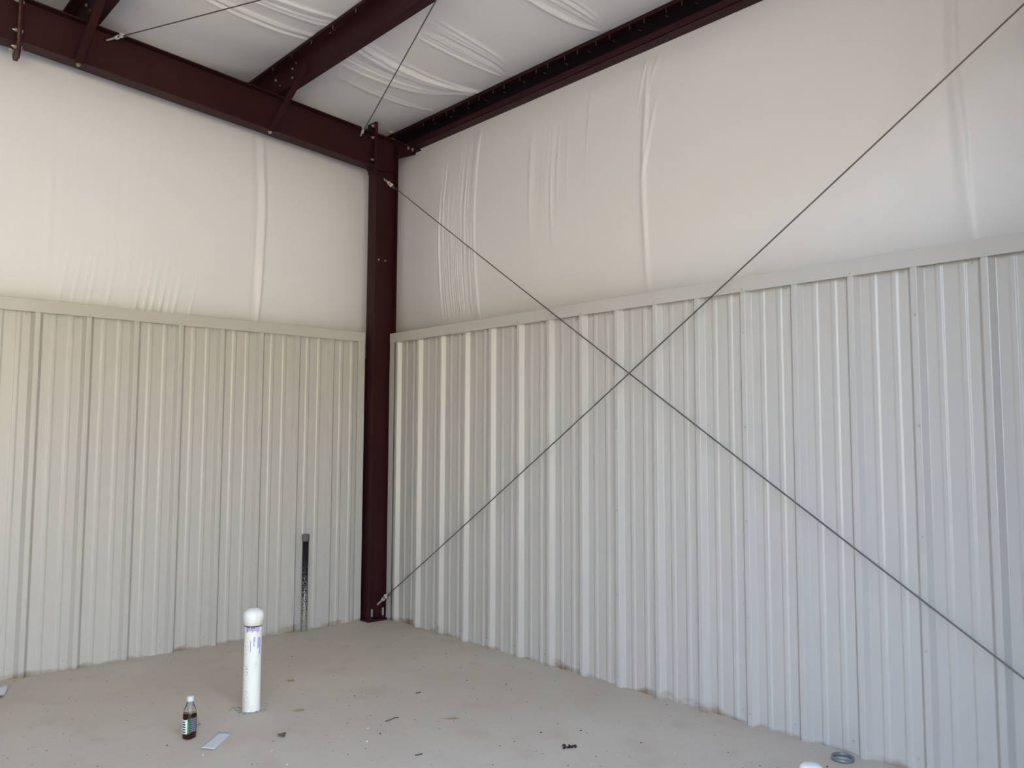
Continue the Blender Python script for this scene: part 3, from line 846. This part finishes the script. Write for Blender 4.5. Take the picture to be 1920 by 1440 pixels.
# bottle
M_GLASS = mat('clear_plastic', (0.97, 0.98, 0.97, 1), rough=0.02, trans=1.0, ior=1.33, spec=0.5)
M_TEA = mat('brown_drink', rgb(96, 22, 12), rough=0.02, trans=0.85, ior=1.33)
M_CAPW = mat('white_cap', rgb(205, 208, 205), rough=0.35)
M_LGREEN = mat('green_label', rgb(18, 84, 56), rough=0.3)
M_LWHITE = mat('white_label', rgb(222, 226, 224), rough=0.3)
M_LLAV = mat('pale_label_print', rgb(150, 146, 170), rough=0.3)
M_LDARK = mat('dark_label', rgb(46, 40, 50), rough=0.3)
M_LG2 = mat('light_green_print', rgb(96, 150, 96), rough=0.3)
ox, oy = 1.760, -2.282
t = thing('drink_bottle', 'small clear bottle of dark tea with white cap and green label on the floor', 'bottle', (ox, oy, 0))
m = MB(); m.lathe([(0.0005, 0.004), (0.020, 0.003), (0.029, 0.0), (0.0325, 0.006), (0.0335, 0.03), (0.0335, 0.115), (0.032, 0.128), (0.026, 0.148), (0.0175, 0.168), (0.0145, 0.180), (0.0145, 0.196)], (ox, oy, 0), 36)
m.build('bottle_body', M_GLASS, t)
m = MB(); m.lathe([(0.0005, 0.006), (0.026, 0.006), (0.0315, 0.012), (0.0325, 0.03), (0.0325, 0.113), (0.0315, 0.120), (0.0005, 0.120)], (ox, oy, 0), 36)
m.build('drink', M_TEA, t)
m = MB(); m.lathe([(0.0165, 0.182), (0.0172, 0.184), (0.0172, 0.203), (0.0155, 0.206), (0.0005, 0.206)], (ox, oy, 0), 28); m.build('cap', M_CAPW, t)
ac = math.atan2(CAM.y-oy, CAM.x-ox)
m = MB(); rL = 0.0342
patch(m, (ox, oy), rL, ac-2.6, ac-0.42, 0.030, 0.098, 18, 1)
patch(m, (ox, oy), rL, ac-0.42, ac-0.28, 0.030, 0.100, 3, 1)
patch(m, (ox, oy), rL, ac-0.28, ac+0.10, 0.030, 0.106, 5, 0)
patch(m, (ox, oy), rL, ac+0.10, ac+2.2, 0.034, 0.110, 18, 3)
rr = random.Random(3)
for i in range(7):      # rows of tiny illegible print
    z = 0.040+i*0.0095; a = 0.16
    while a < 1.25:
        w = rr.uniform(0.05, 0.16); patch(m, (ox, oy), rL+.0003, ac+a, ac+a+w, z, z+0.0055, 2, 2); a += w+0.05
for i in range(4):
    patch(m, (ox, oy), rL+.0003, ac-0.16, ac-0.0, 0.036+i*0.014, 0.043+i*0.014, 2, 4)
for i in range(5):
    patch(m, (ox, oy), rL+.0003, ac-1.2, ac-0.6+rr.uniform(-.1, .05), 0.036+i*0.012, 0.042+i*0.012, 4, 3)
m.build('label_wrap', [M_LGREEN, M_LWHITE, M_LLAV, M_LDARK, M_LG2], t)

# papers
def sheet(pts, lift, name, label):
    a, b, c, d = [Vector(p) for p in pts]; m = MB(); n = 8; vs = []
    for j in range(n+1):
        for i in range(n+1):
            u, v = i/n, j/n
            p = a.lerp(b, u).lerp(d.lerp(c, u), v)
            p.z = 0.001+lift*(2*v-1)**2+lift*0.3*math.sin(u*3)
            vs.append(p)
    fs = [(j*(n+1)+i, j*(n+1)+i+1, (j+1)*(n+1)+i+1, (j+1)*(n+1)+i) for j in range(n) for i in range(n)]
    m.add(vs, fs, 0, True); m.origin = (a+c)/2
    o = m.build(name, M_PAPER); o.modifiers.new('thickness', 'SOLIDIFY').thickness = 0.0006
    return tag(o, label, 'paper')
sheet([(1.946, -2.302, 0), (2.006, -2.256, 0), (1.844, -2.102, 0), (1.789, -2.140, 0)], 0.004, 'paper_slip', 'flat white paper slip lying on the floor beside the drink bottle')
sheet([(0.52, -2.95, 0), (0.43, -2.85, 0), (0.225, -2.775, 0), (0.30, -2.90, 0)], 0.02, 'paper_scrap', 'curled white paper scrap at the left edge of the floor')
bpy.data.objects['paper_scrap'].location.z += 0.004

# metal/plastic ring beside the right wall
M_RING = mat('grey_green_ring', rgb(128, 134, 134), rough=0.35, metal=0.3)
m = put_origin(MB(), (4.103, -0.108, 0))
m.lathe([(0.041, 0.001), (0.051, 0.001), (0.053, 0.006), (0.051, 0.016), (0.044, 0.017), (0.041, 0.012)], (4.103, -0.108, 0), 40, close=True)
tag(m.build('pipe_ring', M_RING), 'grey metal ring lying on the floor at the foot of the right wall', 'ring')

# leaves, twigs, debris
M_YLEAF = mat('pale_dry_leaf', rgb(196, 178, 128), rough=0.7, noise=((60, 60, 60), rgb(158, 138, 88), 0.4, 0.7, 3))
M_BLEAF = mat('brown_dry_leaf', rgb(142, 116, 88), rough=0.7, noise=((60, 60, 60), rgb(92, 70, 50), 0.4, 0.7, 3))
M_TWIG = mat('dark_twig', rgb(70, 62, 52), rough=0.8)
M_DARKD = mat('dark_brown_litter', rgb(80, 52, 42), rough=0.9, noise=((90, 90, 90), rgb(48, 30, 26), 0.4, 0.6, 3))
def leaf(x, y, L, W, ang, curl, mt, label, wob=0):
    m = MB(); n = 10; vs = []
    ca, sa = math.cos(ang), math.sin(ang)
    for i in range(n+1):
        u = i/n; w = W*math.sin(math.pi*min(max(u, .02), .98))**0.8*(1+0.15*math.sin(u*17+wob))
        for k, f in enumerate((-1, -0.45, 0, 0.45, 1)):
            lx = (u-0.5)*L; ly = f*w/2
            z = 0.002+curl*abs(f)*math.sin(math.pi*u)+curl*0.5*(u-0.5)**2*4*(0.5+0.5*math.sin(wob+u*5))
            vs.append((x+lx*ca-ly*sa, y+lx*sa+ly*ca, z))
    fs = [(i*5+k, i*5+k+1, (i+1)*5+k+1, (i+1)*5+k) for i in range(n) for k in range(4)]
    m.add(vs, fs, 0, True)
    m.tube([(x-L*.5*ca, y-L*.5*sa, 0.003), (x-L*.68*ca, y-L*.68*sa, 0.002)], 0.0008, 6)
    m.origin = (x, y, 0)
    o = m.build('dry_leaf', mt); o.modifiers.new('thickness', 'SOLIDIFY').thickness = 0.0005
    return tag(o, label, 'leaf')
gA = math.atan2(R2.y, R2.x)     # direction across the view on the floor
leaf(1.201, -1.446, 0.052, 0.030, gA, 0.010, M_YLEAF, 'pale curled dry leaf on the floor right of the tall white pipe', 1)
leaf(1.741, -1.673, 0.060, 0.034, gA+0.4, 0.003, M_YLEAF, 'flat yellowish dry leaf on the floor just right of the tall white pipe foot', 2)
leaf(2.42, -1.129, 0.085, 0.024, gA, 0.005, M_YLEAF, 'long straw-yellow dry leaf lying in the middle of the floor', 3)
leaf(2.045, -1.925, 0.060, 0.040, gA-0.9, 0.012, M_BLEAF, 'brown crumpled dry leaf on the floor in front, right of the paper slip', 4)
leaf(1.60, -2.18, 0.040, 0.022, gA+0.2, 0.008, M_YLEAF, 'small pale dry leaf on the floor between bottle and tall white pipe', 5)
def twig(pts, r, label):
    m = MB(); m.tube(pts, r, 7); m.origin = pts[0]
    return tag(m.build('twig', M_TWIG), label, 'twig')
def across(x, y, a, b): return (x+R2.x*a+F.x*b, y+R2.y*a+F.y*b, 0.003)
twig([across(2.219, -1.377, -0.030, -0.03), across(2.219, -1.377, 0.0, 0.01), across(2.219, -1.377, 0.012, 0.03), across(2.219, -1.377, 0.032, 0.03)], 0.0022, 'thin bent dark twig on the floor left of the long yellow leaf')
twig([across(2.719, -1.558, -0.016, -0.010), across(2.719, -1.558, 0.016, 0.012)], 0.0028, 'short straight dark twig near the bottom edge of the floor')
twig([across(1.93, -1.0, -0.014, -0.01), across(1.93, -1.0, 0.014, 0.012)], 0.0025, 'short dark twig on the floor beyond the bent twig')
m = put_origin(MB(), (3.13, -0.951, 0)); rr = random.Random(12)
for i in range(30):
    a, b = rr.uniform(-0.030, 0.030), rr.gauss(0, 0.012)
    p = across(3.13, -0.951, a, b); rock(m, (p[0], p[1], rr.uniform(0, 0.006)), rr.uniform(0.003, 0.009), 100+i, 1.0)
tag(m.build('litter_clump', M_DARKD), 'clump of dark brown litter on the floor at the lower middle', 'debris', kind='stuff')
# scattered pebbles, each its own thing
M_PEBW = mat('pale_pebble', rgb(214, 210, 200), rough=0.6); M_PEBD = mat('dark_pebble', rgb(62, 54, 46), rough=0.8)
def floorpt(u, v):
    d = ray(u, v); s = -CAM.z/d.z; return CAM+d*s
pebs = [(380, 1416, 1, 'pale pebble below the white paper slip'), (538, 1434, 1, 'pale pebble at the bottom edge below the brown leaf'),
        (690, 1366, 1, 'pale pebble left of the bent twig, farther one'), (688, 1390, 1, 'pale pebble left of the bent twig, nearer one'),
        (509, 1408, 1, 'pale pebble below and left of the brown leaf'), (713, 1376, 0, 'dark pebble just left of the bent twig foot'),
        (1014, 1374, 0, 'dark pebble above and left of the brown litter clump'), (949, 1283, 0, 'dark pebble midway along the floor toward the right wall'),
        (876, 1276, 0, 'dark speck-like pebble left of the midway dark pebble'), (837, 1226, 0, 'dark pebble on the far floor near the right wall foot'),
        (665, 1305, 0, 'dark pebble on the floor between the two pale leaves and the twigs'), (1089, 1370, 0, 'dark pebble above and right of the brown litter clump'),
        (1202, 1393, 0, 'dark pebble right of the brown litter clump'), (547, 1231, 0, 'dark pebble on the far floor behind the tall white pipe'),
        (313, 1398, 0, 'dark pebble left of the drink bottle'), (1551, 1438, 0, 'dark pebble beside the short white pipe stub')]
for i, (u, v, w, lb) in enumerate(pebs):
    p = floorpt(u, v); m = put_origin(MB(), (p.x, p.y, 0)); rock(m, (p.x, p.y, 0), 0.0055 if w else 0.005, 300+i, 0.8)
    tag(m.build('pebble', M_PEBW if w else M_PEBD), lb, 'pebble')

# tufts of insulation poking past the steel
M_TUFT = mat('yellow_glass_wool', rgb(176, 168, 128), rough=0.95, bump=((200, 200, 200), 0.8, 0.003))
for (u, v, y, r_, lb) in ((734, 248, 0.10, 0.026, 'small yellowish insulation tuft between column top and eave strut'),
                          (878, 171, 0.15, 0.016, 'pale insulation tuft on the eave strut lip above the first wall seam'),
                          (1077, 87, 0.15, 0.011, 'pale insulation tuft on the eave strut lip near the middle of the photo')):
    d = ray(u, v); p = CAM+d*((y-CAM.y)/d.y)
    m = put_origin(MB(), p); rock(m, (p.x, p.y, p.z-r_*0.4), r_, int(u), 0.9)
    o = m.build('insulation_tuft', M_TUFT); o.modifiers.new('soft', 'SUBSURF').levels = 2; o.modifiers['soft'].render_levels = 2
    tag(o, lb, 'insulation')
